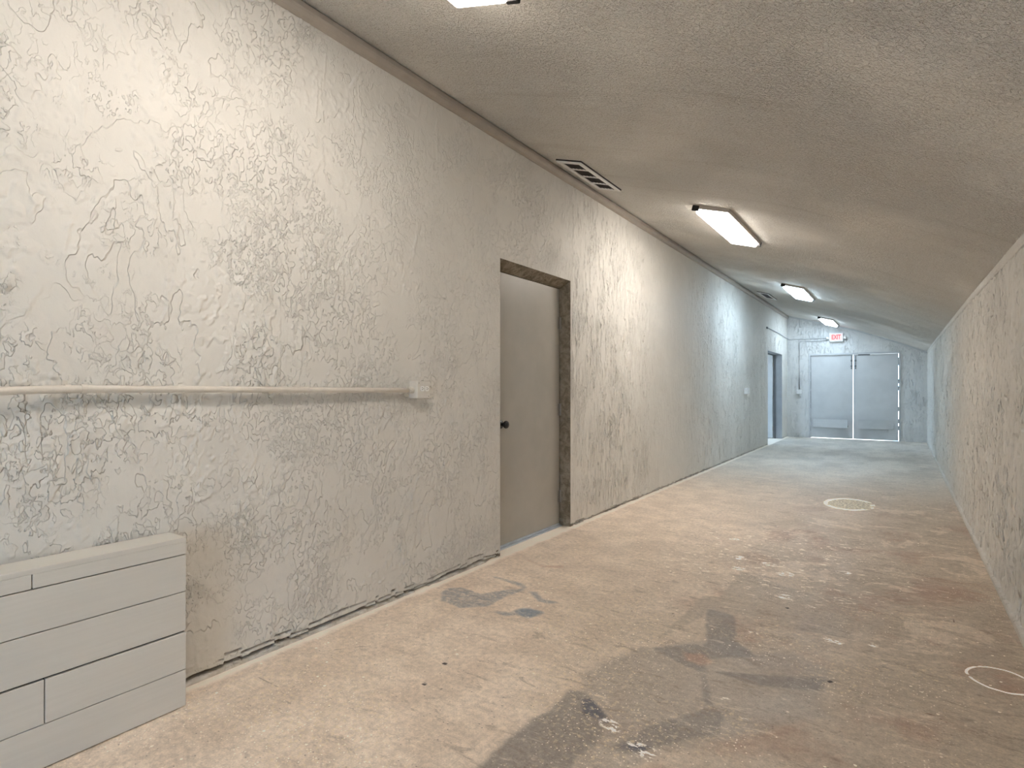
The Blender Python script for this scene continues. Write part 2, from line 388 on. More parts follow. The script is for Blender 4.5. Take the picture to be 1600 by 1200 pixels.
FG = 1.85
def floor_mat():
    t = NT('stained_concrete')
    p = t.pos; X, Y, Z = t._sep(p)
    big = t.noise(.9, 5, .6); mid = t.noise(4.2, 6, .62); fine = t.noise(38, 5, .65); grit = t.noise(150, 3, .6)
    c = t.mix(t.step(mid, .34, .66), (.50, .405, .315), (.41, .32, .24))
    # traffic side: browner, more worn
    w = t.math('ADD', t.math('MULTIPLY', X, .55), t.math('MULTIPLY', t.math('SUBTRACT', big, .5), 1.6))
    worn = t.math('MULTIPLY', t.step(w, -.95, .0), t.step(Y, 10.5, 5.5))
    c = t.mix(t.math('MULTIPLY', worn, .85), c, t.mix(t.step(mid, .35, .65), (.225, .175, .122), (.30, .235, .165)))
    # reddish wear
    red = t.math('MULTIPLY', t.step(t.noise(1.9, 5, .65, dist=.4), .50, .66), t.math('MULTIPLY', t.step(X, -1.3, -.6), t.step(Y, 8.0, 5.0)))
    c = t.mix(t.math('MULTIPLY', red, .8), c, (.235, .135, .085))
    # peeled pale coats
    pale = t.math('MULTIPLY', t.step(t.noise(2.3, 6, .7, dist=.8), .55, .60), t.step(Y, 2.6, 3.4))
    c = t.mix(t.math('MULTIPLY', pale, .45), c, (.50, .40, .30))
    # cleaner grey far end
    c = t.mix(t.step(Y, 6.5, 11.5, 0, .8), c, t.mix(t.step(t.noise(1.6, 5, .65, vec=t.sc(p, 1, .5, 1)), .38, .64), (.40, .375, .335), (.25, .235, .21)))
    jit = t.math('ADD', t.math('MULTIPLY', t.math('SUBTRACT', t.noise(9, 4, .6), .5), .10), t.math('MULTIPLY', t.math('SUBTRACT', fine, .5), .03))
    def sd(name, soft, k=1.0): return t.step(t.math('ADD', t.attr(name), t.math('MULTIPLY', jit, k)), -soft, soft)
    c = t.mix(t.math('MULTIPLY', sd('dark', .03), .72), c, t.mix(t.step(mid, .35, .65), (.215, .18, .145), (.265, .225, .185)))
    c = t.mix(t.math('MULTIPLY', sd('slab', .010, .4), .62), c, (.255, .205, .150))
    c = t.mix(t.math('MULTIPLY', sd('deep', .012, .5), .62), c, (.135, .118, .108))
    bl = t.math('MULTIPLY', sd('blue', .014, .35), t.step(t.noise(24, 5, .8, vec=t.sc(p, .8, 1.3, 1), dist=.7), .36, .58, .25, .95))
    c = t.mix(bl, c, (.205, .205, .208))
    c = t.mix(t.math('MULTIPLY', sd('spot', .02, .4), .85), c, (.135, .165, .205))
    c = t.mix(t.math('MULTIPLY', sd('navy', .012, .5), .8), c, (.055, .06, .085))
    c = t.mix(t.math('MULTIPLY', sd('rust', .02, .8), .55), c, (.30, .15, .085))
    # scratches and mottling
    sx = t.noise(6, 6, .75, vec=t.sc(p, 1.0, 2.8, 1), dist=.7); sy = t.noise(5, 6, .75, vec=t.sc(p, 6.0, 1.0, 1), dist=.5)
    c = t.mix(t.step(sx, .56, .70, 0, .5), c, (.54, .45, .35))
    c = t.mix(t.math('MULTIPLY', t.step(sx, .46, .34, 0, .6), t.step(X, -2.2, -.8, .35, 1)), c, (.17, .12, .08))
    c = t.mix(t.step(sy, .42, .26, 0, .28), c, (.19, .145, .105))
    c = t.mix(1.0, c, t.mix(t.step(fine, .3, .7), (.86, .86, .86), (1.13, 1.13, 1.13)), 'MULTIPLY')
    c = t.mix(1.0, c, t.mix(t.step(grit, .3, .7), (.90, .90, .90), (1.1, 1.1, 1.1)), 'MULTIPLY')
    oc = t.math('MULTIPLY', t.step(t.noise(55, 4, .7), .54, .62), t.step(t.noise(1.3, 3, .6), .46, .60))
    c = t.mix(t.math('MULTIPLY', t.math('MULTIPLY', oc, t.step(Y, 6.0, 3.5)), .55), c, (.50, .40, .235))
    dk = t.math('MULTIPLY', t.step(t.noise(48, 4, .75, dist=.4), .56, .66), t.step(t.noise(2.1, 3, .6), .44, .58))
    c = t.mix(t.math('MULTIPLY', t.math('MULTIPLY', dk, t.step(X, -1.9, -.9, .35, 1)), .45), c, (.15, .105, .075))
    # cracks and saw lines
    cr = t.math('ADD', t.attr('crack'), t.math('MULTIPLY', t.math('ABSOLUTE', t.math('SUBTRACT', t.noise(25, 3), .5)), .022))
    c = t.mix(t.math('MULTIPLY', t.step(cr, .0065, .0030), .55), c, (.15, .105, .07))
    # white flecks of old paint
    v1 = t.voro(26); r1 = t._sep(v1['Color'])
    f1 = t.math('MULTIPLY', t.step(t.math('ADD', v1['Distance'], t.math('MULTIPLY', t.math('SUBTRACT', t.noise(90, 2), .5), .25)), .16, .11), t.math('GREATER_THAN', r1[0], .72))
    f1 = t.math('MULTIPLY', f1, t.step(big, .40, .55))
    v2 = t.voro(95); r2 = t._sep(v2['Color'])
    f2 = t.math('MULTIPLY', t.step(v2['Distance'], .30, .20), t.math('GREATER_THAN', r2[0], .78))
    f2 = t.math('MULTIPLY', f2, t.step(t.noise(1.4, 4, .6), .44, .60))
    f2 = t.math('MULTIPLY', f2, t.step(Y, 7, 4))
    c = t.mix(t.math('MULTIPLY', t.math('MAXIMUM', f1, f2), .8), c, (.70, .62, .52))
    v3 = t.voro(60, vec=t.sc(p, 1, 1.3, 1)); r3 = t._sep(v3['Color'])
    f3 = t.math('MULTIPLY', t.step(v3['Distance'], .26, .16), t.math('GREATER_THAN', r3[1], .93))
    c = t.mix(t.math('MULTIPLY', f3, .6), c, (.10, .07, .05))
    pz = t.math('MULTIPLY', t.step(t.noise(34, 4, .7, vec=t.sc(p, .7, 1.5, 1)), .50, .56), t.step(t.attr('white'), -.012, .010))
    c = t.mix(pz, c, (.80, .76, .70))
    # flaked paint in the middle of the floor
    zone = t.math('MULTIPLY', t.math('MULTIPLY', t.step(Y, 3.3, 3.8), t.step(Y, 5.6, 4.9)), t.math('MULTIPLY', t.step(X, -1.7, -1.2), t.step(X, .1, -.4)))
    fl = t.math('MULTIPLY', t.step(t.noise(19, 5, .7, vec=t.sc(p, .8, 1.4, 1), dist=.6), .585, .62), zone)
    c = t.mix(t.math('MULTIPLY', fl, .8), c, (.66, .57, .47))
    # painted rings
    ja = t.math('MULTIPLY', t.math('SUBTRACT', t.noise(18, 2), .5), .012)
    ra = t.step(t.math('ABSOLUTE', t.math('ADD', t.attr('ring_a'), ja)), .0065, .0035)
    ra = t.math('MULTIPLY', ra, t.step(t.noise(7, 3, .6), .40, .46))
    c = t.mix(ra, c, (.84, .80, .74))
    ab = t.math('ADD', t.attr('ring_b'), t.math('MULTIPLY', t.math('SUBTRACT', t.noise(9, 3), .5), .05))
    c = t.mix(t.math('MULTIPLY', t.step(ab, .02, -.01), .7), c, t.mix(t.step(t.noise(45, 3, .7), .42, .6), (.22, .19, .11), (.62, .56, .40)))
    c = t.mix(t.math('MULTIPLY', t.step(t.math('ABSOLUTE', ab), .030, .016), t.step(t.noise(5, 2), .36, .46)), c, (.74, .67, .55))
    # dark holes and twigs of dirt
    c = t.mix(t.step(t.attr('dots'), -.003, .002), c, (.035, .025, .02))
    c = t.mix(t.step(t.attr('stick'), .006, .002), c, (.11, .055, .03))
    # pale laitance along the foot of the left wall
    wl = t.math('ADD', X, t.math('MULTIPLY', t.math('SUBTRACT', t.noise(10, 4), .5), .07))
    c = t.mix(t.step(wl, -2.30, -2.35, 0, .8), c, (.60, .54, .46))
    hs = t.n('ShaderNodeHueSaturation'); hs.inputs['Saturation'].default_value = .80; hs.inputs['Value'].default_value = FG; t.l(c, hs.inputs['Color']); c = hs.outputs[0]
    hgt = t.math('ADD', t.math('MULTIPLY', fine, .5), t.math('MULTIPLY', mid, .8))
    return t.done(c, t.step(mid, .3, .7, .62, .46), t.bump(hgt, .25, .004), spec=.4)

def ceiling_mat():
    t = NT('textured_ceiling')
    p = t.pos
    q = t.sc(p, 1, .8, 1)
    a = t.noise(78, 3, .62, vec=q, dist=.6); b = t.noise(165, 2, .6)
    patch = t.noise(1.7, 4, .6); band = t.noise(2.2, 4, .6, vec=t.sc(p, .25, 3.4, .25))
    c = t.mix(t.step(patch, .3, .7), (.83, .79, .725), (.87, .84, .785))
    c = t.mix(t.step(band, .56, .76, 0, .35), c, (.62, .57, .49))
    gr = t.noise(105, 3, .65, vec=t.sc(p, 1.1, .9, 1.3), dist=.8)
    c = t.mix(t.step(gr, .56, .68, 0, .75), c, (.50, .44, .36))
    h = t.math('ADD', t.step(a, .36, .62), t.math('MULTIPLY', b, .5))
    amp = t.math('MULTIPLY', h, t.step(t.noise(1.2, 3), .3, .6, .45, 1.0))
    return t.done(c, .8, t.bump(amp, 1.0, .011), spec=.2)

# ------------------------------------------------------------------ materials
M = dict(
    wall=wall_mat('stucco_paint'), wall_r=wall_mat('stucco_paint_streaked', upright=True), wall_far=wall_mat('stucco_paint_far', (.70, .70, .69)),
    floor=floor_mat(), ceil=ceiling_mat(),
    trim=paint('trim_paint', (.40, .355, .305), .5, .05), plain=paint('plain_paint', (.56, .54, .5), .7),
    pipe=paint('conduit_paint', (.70, .655, .585), .35, .05, 20, .08), boxp=paint('box_paint', (.72, .69, .635), .4, .04, 30),
    recept=paint('receptacle_white', (.92, .915, .89), .3, .02), slot=paint('slot_black', (.02, .018, .016), .6, .02),
    door=paint('door_grey', (.42, .40, .36), .38, .05, 3.0, .10, 120, .4), door_far=paint('door_grey_cool', (.60, .61, .615), .45, .04, 3.0, .08, 120, .4),
    frame_far=paint('frame_grey', (.55, .56, .57), .45, .05), frame_mid=paint('frame_mid_grey', (.36, .375, .39), .45, .05), frame_dark=paint('frame_charcoal', (.16, .165, .17), .5, .05),
    plaster=None, black=paint('black_metal', (.012, .012, .013), .22, .05, spec=.5), steel=paint('hinge_steel', (.36, .34, .31), .35, .08, metal=.8),
    sill=paint('aluminium_strip', (.55, .60, .66), .35, .08, metal=.5),
    ventw=paint('vent_white', (.92, .91, .88), .4, .04), duct=paint('duct_dark', (.045, .035, .03), .7, .2, 14),
    lampf=paint('fixture_frame', (.50, .45, .40), .4, .04), endcap=paint('fixture_end_black', (.02, .018, .017), .5, .04),
    wood=None, groove=paint('board_gap', (.05, .042, .035), .8, .1),
    signw=paint('sign_white', (.80, .80, .79), .35, .02),
    outside=paint('outside_concrete', (.6, .58, .55), .8),
)
t = NT('rough_plaster')
a = t.noise(16, 5, .65, dist=.6); b = t.noise(3.2, 4, .6)
c = t.mix(t.step(a, .35, .65), (.20, .165, .118), (.345, .30, .235))
c = t.mix(t.step(b, .55, .70, 0, .6), c, (.43, .385, .315))
M['plaster'] = t.done(c, .8, t.bump(t.math('ADD', a, t.noise(60, 3)), .9, .012), spec=.2)
t = NT('painted_board')
g = t.noise(7, 6, .6, vec=t.sc(t.pos, 1, .6, 14)); b = t.noise(2.4, 3, .5)
c = t.mix(t.step(g, .3, .7), (.68, .655, .605), (.71, .685, .635)); c = t.mix(t.step(b, .4, .7, 0, .4), c, (.63, .61, .57))
M['wood'] = t.done(c, .42, t.bump(g, .10, .003), spec=.4)
WARM = (1.0, .915, .825); COOL = (.62, .82, 1.0)
M['lens_warm'] = emit('lens_warm', WARM, 9.2); M['lens_mid'] = emit('lens_mid', (1.0, .925, .845), 13.0)
M['lens_cool'] = emit('lens_cool', COOL, 15.0); M['lens_cool2'] = emit('lens_cool_far', (.66, .84, 1.0), 14.0)
M['sign_face'] = emit('sign_face_pink', (1.0, .42, .43), 1.1); M['sign_red'] = emit('sign_letters_red', (1.0, .045, .06), 1.7)

# ------------------------------------------------------------------ shell
struct(build_floor(M['floor']), 'stained bare concrete corridor floor')
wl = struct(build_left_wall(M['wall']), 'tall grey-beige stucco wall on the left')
struct(build_right_wall(M['wall_r']), 'low stucco wall on the right')
struct(build_far_wall(M['wall_far']), 'end wall with the grey double doors')
X = axis([(XL - .3, XL + 1.4, .1), (XL + 1.4, XR + .05, .05)]); Y = axis([(YB, YE + .1, .5)])
gx, gy = np.meshgrid(X, Y, indexing='ij'); Y_ = Y
struct(grid('ceiling', np.stack([gx, gy, zc(gx, gy)], -1), None, None, M['ceil']), 'sloping textured ceiling')
bm = bmesh.new(); box(bm, XL - .3, -.80, YB - .1, YB, 0, 3.3); box(bm, .38, XR + .1, YB - .1, YB, 0, 3.3); box(bm, -.80, .38, YB - .1, YB, 1.80, 3.3)  # unseen doorway opening, added to let fill daylight into the corridor
struct(obj('wall_back', bm, M['plain']), 'wall behind the viewer with an open doorway added for fill daylight')
core = bmesh.new()
box(core, -2.66, -2.585, YB, D2[0] - .06, 0, 3.2); box(core, -2.66, -2.585, D2[1] + .06, YE + .35, 0, 3.2); box(core, -2.66, -2.585, D2[0] - .06, D2[1] + .06, D2[2] + .03, 3.2)
obj('wall_core', core, M['plain'], wl)
# strips where ceiling meets walls
bm = bmesh.new(); zt = ZL + .012
prof = [(XL - .01, zt), (XL + .026, zt - .02), (XL + .038, ZL - .022), (XL + .042, ZL - .048), (XL + .038, ZL - .060), (XL + .026, ZL - .074), (XL + .010, ZL - .081), (XL - .01, ZL - .082)]
prism(bm, prof, YB, 6.408); prism(bm, prof, 6.414, YE)
struct(obj('trim_1', bm, M['trim']), 'rounded beige strip along the top of the left wall')
bm = bmesh.new(); rows = []
for y in (YB, 0, 3.6, 6, 12, YE):
    z = float(zr(y)); rows.append([bm.verts.new((XR + a, y, z + b)) for a, b in ((.02, .03), (-.015, .03), (-.014, -.026), (-.008, -.036), (.02, -.040))])
for a, b in zip(rows, rows[1:]):
    for i in range(5): bm.faces.new((a[i], a[(i + 1) % 5], b[(i + 1) % 5], b[i]))
struct(obj('trim_2', bm, M['wall']), 'stucco ledge along the top of the right wall')
bm = bmesh.new()
xs = np.linspace(XL, XR, 24); rows = [[bm.verts.new((x, y, zc(x) + dz)) for y, dz in ((YE - .022, .01), (YE - .022, -.040), (YE + .02, -.040), (YE + .02, .01))] for x in xs]
for a, b in zip(rows, rows[1:]):
    for i in range(4): bm.faces.new((a[i], a[(i + 1) % 4], b[(i + 1) % 4], b[i]))
struct(obj('trim_3', bm, M['frame_far']), 'thin grey strip under the ceiling on the end wall')

# ------------------------------------------------------------------ near door
d = struct(empty('door_1', (XL - .10, D1[1] - .03, 0)), 'plain grey steel door with a black knob in the left wall')
kids = []
dx = XL - .10
rv = bmesh.new()
box(rv, XL - .20, XL - .001, D1[1], D1[1] + .05, 0, D1[2] + .03)
box(rv, XL - .20, XL - .001, D1[0] - .05, D1[0], 0, D1[2] + .03)
prism(rv, [(XL - .001, D1[2]), (XL - .001, D1[2] + .04), (XL - .2, D1[2] + .04), (XL - .2, D1[2] - .058), (XL - .1, D1[2] - .058)], D1[0] - .05, D1[1] + .05)
kids.append(obj('plaster_reveal', rv, M['plaster']))
fr = bmesh.new(); box(fr, dx - .07, dx - .012, D1[1] - .016, D1[1] - .001, 0, 2.08); box(fr, dx - .07, dx - .012, D1[0] + .001, D1[0] + .018, 0, 2.08); box(fr, dx - .07, dx - .016, D1[0], D1[1], 2.083, 2.10)
kids.append(obj('door_frame', fr, M['frame_dark']))
leaf = obj('door_leaf', bx(dx - .045, dx, D1[0] + .02, D1[1] - .022, .022, 2.078, bev=.002), M['door']); kids.append(leaf)
kb = bmesh.new(); lathe(kb, [(0, .031), (.004, .033), (.008, .030), (.010, .013), (.030, .012), (.034, .018), (.042, .027), (.052, .0295), (.062, .026), (.068, .014), (.069, .001)], (dx - .001, 3.470, .935), (1, 0, 0), 28)
kids.append(obj('door_knob', kb, M['black'], smooth=True))
for z in (1.78, 1.02, .26):
    hb = bmesh.new(); tube(hb, [(dx + .008, D1[1] - .014, z - .052), (dx + .008, D1[1] - .014, z + .052)], .0075, 12)
    box(hb, dx - .004, dx + .002, D1[1] - .05, D1[1] - .012, z - .05, z + .05)
    for k in (-.02, .02): lathe(hb, [(0, .0082), (.002, .0082)], (dx + .008, D1[1] - .014, z + k), (0, 0, 1), 12)
    kids.append(obj('hinge', hb, M['steel']))
sb = bmesh.new(); box(sb, dx - .05, dx + .028, D1[0], D1[1] - .02, 0, .010, bev=.002); box(sb, dx + .0005, dx + .007, D1[0] + .02, D1[1] - .03, .008, .026)
kids.append(obj('threshold', sb, M['sill']))
localise(kids, d)

# ------------------------------------------------------------------ far doorway on the left, and the daylit room behind it
d = struct(empty('door_2', (-2.59, 14.99, 0)), 'grey door standing open in the far left doorway'); kids = []
fr = bmesh.new()
box(fr, -2.50, XL - .001, D2[1], D2[1] + .06, 0, D2[2] + .05); box(fr, -2.60, -2.50, D2[1] - .018, D2[1] + .06, 0, D2[2] + .05)
box(fr, -2.60, XL - .001, D2[0] - .06, D2[0], 0, D2[2] + .05); box(fr, -2.60, XL - .001, D2[0], D2[1], D2[2], D2[2] + .05)
kids.append(obj('door_frame', fr, M['frame_mid']))
st = bmesh.new(); box(st, -2.545, -2.515, D2[1] - .036, D2[1] - .017, 0, D2[2]); box(st, -2.585, -2.545, D2[0], D2[1] - .017, D2[2] - .02, D2[2])
kids.append(obj('door_stop', st, M['frame_dark']))
leaf = obj('door_leaf', bx(-3.48, -2.572, 14.93, 14.972, .02, 2.02, bev=.002), M['door_far']); kids.append(leaf)
for z in (1.8, 1.0, .25):
    hb = bmesh.new(); tube(hb, [(-2.566, 14.99, z - .05), (-2.566, 14.99, z + .05)], .009, 10); box(hb, -2.5715, -2.568, 14.94, 14.99, z - .05, z + .05)
    kids.append(obj('hinge', hb, M['steel']))
localise(kids, d)
rm = bmesh.new()
rx0, rx1, ry0, ry1, rh = -6.0, -2.66, 11.4, 16.15, 2.75
wx0, wx1 = -4.7, -3.5
box(rm, rx0, rx1, ry0 - .1, ry0, 0, .6); box(rm, rx0, rx1, ry0 - .1, ry0, 2.5, rh); box(rm, rx0, wx0, ry0 - .1, ry0, .6, 2.5); box(rm, wx1, rx1, ry0 - .1, ry0, .6, 2.5)
struct(obj('wall_annex_south', rm, M['plain']))
struct(obj('wall_annex_north', bx(rx0, rx1, ry1, ry1 + .1, 0, rh), M['plain']))
rm = bmesh.new()
box(rm, rx0 - .1, rx0, ry0 - .1, ry1 + .1, 0, .7); box(rm, rx0 - .1, rx0, ry0 - .1, ry1 + .1, 2.4, rh); box(rm, rx0 - .1, rx0, ry0 - .1, 12.6, .7, 2.4); box(rm, rx0 - .1, rx0, 15.4, ry1 + .1, .7, 2.4)
struct(obj('wall_annex_west', rm, M['plain']))
struct(obj('floor_annex', bx(rx0 - .1, -2.6601, ry0 - .1, ry1 + .1, -.1, 0.0), M['outside']))
struct(obj('ceiling_annex', bx(rx0 - .1, -2.6601, ry0 - .1, ry1 + .1, rh, rh + .1), M['plain']))
for i, (bb) in enumerate((((wx0, wx1), (ry0 - .07, ry0 - .03), (.6, 2.5)), ((rx0 - .07, rx0 - .03), (12.6, 15.4), (.7, 2.4)))):  # unseen windows, added to bring daylight into the side room
    (x0, x1), (y0, y1), (z0, z1) = bb; w = bmesh.new(); f = .05
    if i == 0:
        for a0, a1 in ((x0, x0 + f), ((x0 + x1) / 2 - f / 2, (x0 + x1) / 2 + f / 2), (x1 - f, x1)): box(w, a0, a1, y0, y1, z0, z1)
        for a0, a1 in ((z0, z0 + f), (z1 - f, z1)): box(w, x0, x1, y0, y1, a0, a1)
    else:
        for a0, a1 in ((y0, y0 + f), ((y0 + y1) / 2 - f / 2, (y0 + y1) / 2 + f / 2), (y1 - f, y1)): box(w, x0, x1, a0, a1, z0, z1)
        for a0, a1 in ((z0, z0 + f), (z1 - f, z1)): box(w, x0, x1, y0, y1, a0, a1)
    struct(obj('window_%d' % (i + 1), w, M['signw']))

# ------------------------------------------------------------------ double doors in the far wall
d = struct(empty('door_3', ((D3[0] + D3[1]) / 2, YE + .02, 0)), 'pair of grey doors with daylight showing round their edges'); kids = []
fr = bmesh.new()
for x0, x1 in ((D3[0] - .035, D3[0] + .004), (D3[1] - .004, D3[1] + .035)): box(fr, x0, x1, YE - .02, YE + .16, 0, D3[2] + .04, bev=.003)
box(fr, D3[0] + .004, D3[1] - .004, YE - .02, YE + .16, D3[2] - .004, D3[2] + .04, bev=.003)
kids.append(obj('door_frame', fr, M['frame_far']))
mid = -.946
for side in (0, 1):
    x0, x1 = ((D3[0] + .007, mid - .0045), (mid + .0045, D3[1] - .012))[side]
    lf = obj('door_leaf', bx(x0, x1, YE + .015, YE + .06, .009, D3[2] - (.008 if side else .006), bev=.003), M['door_far']); kids.append(lf)
    bo = bmesh.new(); bxp = x1 - .030 if side == 0 else x0 + .045
    tube(bo, [(bxp, YE + .004, 1.70), (bxp, YE + .004, D3[2] - .03)], .007, 10); lathe(bo, [(0, .013), (.03, .013)], (bxp, YE + .004, 1.68), (0, 0, 1), 10)
    box(bo, bxp - .016, bxp + .016, YE + .002, YE + .015, 1.86, 1.90); box(bo, bxp - .016, bxp + .016, YE + .002, YE + .015, 1.73, 1.765)
    kids.append(obj('slide_bolt', bo, M['frame_dark']))
    # kick board: fixed at its outer end, standing off the leaf at its inner end
    pb = bmesh.new()
    (pa, pbx) = ((x0 + .04, x1 - .10), (x0 + .105, x1 - .09))[side]
    off = (.008, .14) if side == 0 else (.14, .008)
    z0, z1 = .265, .470
    f = [bm_v for bm_v in (pb.verts.new((pa, YE + .015 - off[0], z0)), pb.verts.new((pbx, YE + .015 - off[1], z0)), pb.verts.new((pbx, YE + .015 - off[1], z1)), pb.verts.new((pa, YE + .015 - off[0], z1)))]
    g = [pb.verts.new(v.co + Vector((0, -.012, 0))) for v in f]
    pb.faces.new(f); pb.faces.new(g[::-1])
    for i in range(4): pb.faces.new((f[i], g[i], g[(i + 1) % 4], f[(i + 1) % 4]))
    # wedge carrying it
    kids.append(obj('kick_board', pb, M['door_far']))
    wd = bmesh.new(); xi = pbx if side == 0 else pa; xo = pa if side == 0 else pbx
    a = [wd.verts.new((xo, YE + .014, .30)), wd.verts.new((xi, YE + .014, .30)), wd.verts.new((xi, YE + .016 - .14, .30))]
    b = [wd.verts.new(v.co + Vector((0, 0, .02))) for v in a]
    wd.faces.new(a); wd.faces.new(b[::-1])
    for i in range(3): wd.faces.new((a[i], b[i], b[(i + 1) % 3], a[(i + 1) % 3]))
    kids.append(obj('kick_board_bracket', wd, M['frame_dark']))
    if side == 1:
        sb = bx(x1 - .20, x1 - .175, YE - .004, YE + .016, .20, .49, bev=.003); kids.append(obj('batten', sb, M['door_far']))
    hx = x0 - .008 if side == 0 else x1 + .009
    for z in ((1.92, 1.82, 1.72, 1.58, 1.48, 1.36, 1.26, 1.1, 1.0, .9, .78, .44, .22) if side == 0 else (1.88, 1.80, 1.38, 1.22, .74, .46, .30)):
        hb = bmesh.new(); tube(hb, [(hx, YE + .012, z - .05), (hx, YE + .012, z + .05)], .010, 10); box(hb, hx - .012, hx + .012, YE + .016, YE + .05, z - .05, z + .05)
        kids.append(obj('hinge', hb, M['frame_dark']))
ws = bx(mid + .10, mid + .34, YE + .005, YE + .02, D3[2] - .028, D3[2] - .006); kids.append(obj('weather_strip', ws, M['frame_dark']))
localise(kids, d)
struct(obj('ground', bx(-40, 40, -40, 55, -.16, -.11), M['outside']))

# ------------------------------------------------------------------ ceiling lamps
LW, LL = .290, 1.30
def make_lamp(name, lens):
    r = empty(name, (0, 0, 3), (0, TILT, 0))
    w, l = LW / 2, LL / 2
    h = bmesh.new()                                                     # body with an open rim
    box(h, -w - .012, -w + .006, -l, l, -.030, .01, bev=.003); box(h, w - .006, w + .012, -l, l, -.030, .01, bev=.003)
    box(h, -w + .006, w - .006, -l, -l + .018, -.030, .01, bev=.003); box(h, -w + .006, w - .006, l - .018, l, -.030, .01, bev=.003)
    obj('housing', h, M['lampf'], r)
    g = bmesh.new(); box(g, -w + .007, w - .007, -l + .019, l - .019, -.064, -.008, bev=.012, seg=3)
    for v in g.verts:
        if v.co.z < -.035: v.co.x *= .93; v.co.y *= .985
    obj('diffuser', g, lens, r)
    for sx, sy in ((-1, -1), (1, 1)):
        e = bmesh.new(); cx, cy = sx * (w - .014), sy * (l - .008)
        box(e, cx - .030, cx + .030, cy - .012, cy + .012, -.048, -.004, bev=.003); obj('end_clip', e, M['endcap'], r)
    return r
lamps = [(-1.325, 1.13, 'lens_warm', 'long white ceiling lamp cut off by the top edge of the photo'),
         (-1.325, 5.57, 'lens_mid', 'long white ceiling lamp above and beyond the near grey door'),
         (-1.325, 9.95, 'lens_cool', 'cool white ceiling lamp beside the small far vent'),
         (-1.35, 14.72, 'lens_cool2', 'smallest ceiling lamp, right above the red exit sign')]
for i, (x, y, ln, lab) in enumerate(lamps):
    r = make_lamp('ceiling_lamp', M[ln]); r.location = (x, y, zc(x, y))
    tag(r, lab or 'white ceiling lamp behind the viewer', 'ceiling lamp', 'ceiling lamps along the corridor')

# ------------------------------------------------------------------ vents
def make_vent(x, y, w, l, bars, label):
    r = empty('ceiling_vent', (x, y, zc(x, y)), (0, TILT, 0)); w /= 2; l /= 2; f = .034
    g = bmesh.new()
    box(g, -w, -w + f, -l, l, -.012, .004, bev=.002); box(g, w - f, w, -l, l, -.012, .004, bev=.002)
    box(g, -w + f, w - f, -l, -l + f, -.012, .004, bev=.002); box(g, -w + f, w - f, l - f, l, -.012, .004, bev=.002)
    for v in g.verts: v.co.z -= .008
    obj('frame', g, M['ventw'], r)
    obj('shade_rim', bx(-w - .005, w + .005, -l - .006, l + .006, -.0095, .004), M['duct'], r)  # dark plate put in for the shaded gap round the frame
    obj('duct', bx(-w + .01, w - .01, -l + .01, l - .01, -.0115, -.009), M['duct'], r)
    for k in range(1, bars + 1):
        yy = -l + 2 * l * k / (bars + 1)
        obj('bar', bx(-w + f, w - f, yy - .012, yy + .012, -.019, -.010, bev=.002), M['ventw'], r)
    if bars:
        for k in range(bars + 1):
            y0 = -l + 2 * l * k / (bars + 1) + .012; y1 = -l + 2 * l * (k + 1) / (bars + 1) - .012
            b = bmesh.new()
            for q in range(5):
                xx = -w + f + (2 * w - 2 * f) * (q + .5) / 5
                a = [b.verts.new((xx - .012, yy, -.0125)) for yy in (y0, y1)] + [b.verts.new((xx + .004, yy, -.0175)) for yy in (y1, y0)]
                c = [b.verts.new(v.co + Vector((.0015, 0, .0015))) for v in a]
                b.faces.new(a); b.faces.new(c[::-1])
                for i in range(4): b.faces.new((a[i], c[i], c[(i + 1) % 4], a[(i + 1) % 4]))
            obj('louvre', b, M['duct'], r)
    return tag(r, label, 'vent', 'ceiling vents')
make_vent(-2.142, 4.29, .225, .75, 3, 'white framed ceiling vent with four dark openings above the near door')
make_vent(-2.09, 11.6, .21, .78, 0, 'small far ceiling vent with one dark opening beside a lamp')

# ------------------------------------------------------------------ conduit and outlet box on the left wall
r = tag(empty('electrical_conduit', (XL, 1.4, 1.195)), 'long horizontal painted metal conduit on the left wall', 'conduit'); kids = []
px = XL + .030
pts = [(XL + .075, -1.2, 1.175), (XL + .075, -.2, 1.18), (XL + .070, .3, 1.186), (XL + .058, .52, 1.192), (XL + .042, .66, 1.198), (px + .002, .78, 1.200), (px, .9, 1.2), (px, 2.398, 1.193)]
dense = []
for a, b in zip(pts, pts[1:]):
    for k in range(4): dense.append(Vector(a).lerp(Vector(b), k / 4))
dense.append(Vector(pts[-1]))
kids.append(obj('pipe', tube(bmesh.new(), dense, .0135, 18), M['pipe'], smooth=True))
cb = bmesh.new(); tube(cb, [(px, .782, 1.2005), (px, .80, 1.2005)], .0165, 16); kids.append(obj('coupling', cb, M['pipe'], smooth=False))
cb = bmesh.new(); tube(cb, [(px, 2.372, 1.1935), (px, 2.405, 1.1935)], .0175, 16); box(cb, px + .012, px + .021, 2.382, 2.392, 1.190, 1.198)
kids.append(obj('connector', cb, M['pipe']))
for y in (.745, 1.50):
    sbm = bmesh.new(); n = 9; z = 1.2 if y < 1 else 1.197
    w = [(px + .0155 * math.cos(a), z + .0155 * math.sin(a)) for a in np.linspace(PI, -0, n)] 
    vs = []
    arc = [(XL + .001, z - .0155)] + [(px + .0158 * math.cos(a), z + .0158 * math.sin(a)) for a in np.linspace(-PI / 2, PI / 2, n)] + [(XL + .001, z + .0155)]
    rows = [[sbm.verts.new((x, yy, zz)) for x, zz in arc] for yy in (y - .008, y + .008)]
    for i in range(len(arc) - 1): sbm.faces.new((rows[0][i], rows[0][i + 1], rows[1][i + 1], rows[1][i]))
    box(sbm, XL + .0005, XL + .004, y - .008, y + .008, z + .015, z + .030)
    kids.append(obj('strap', sbm, M['pipe']))
localise(kids, r)

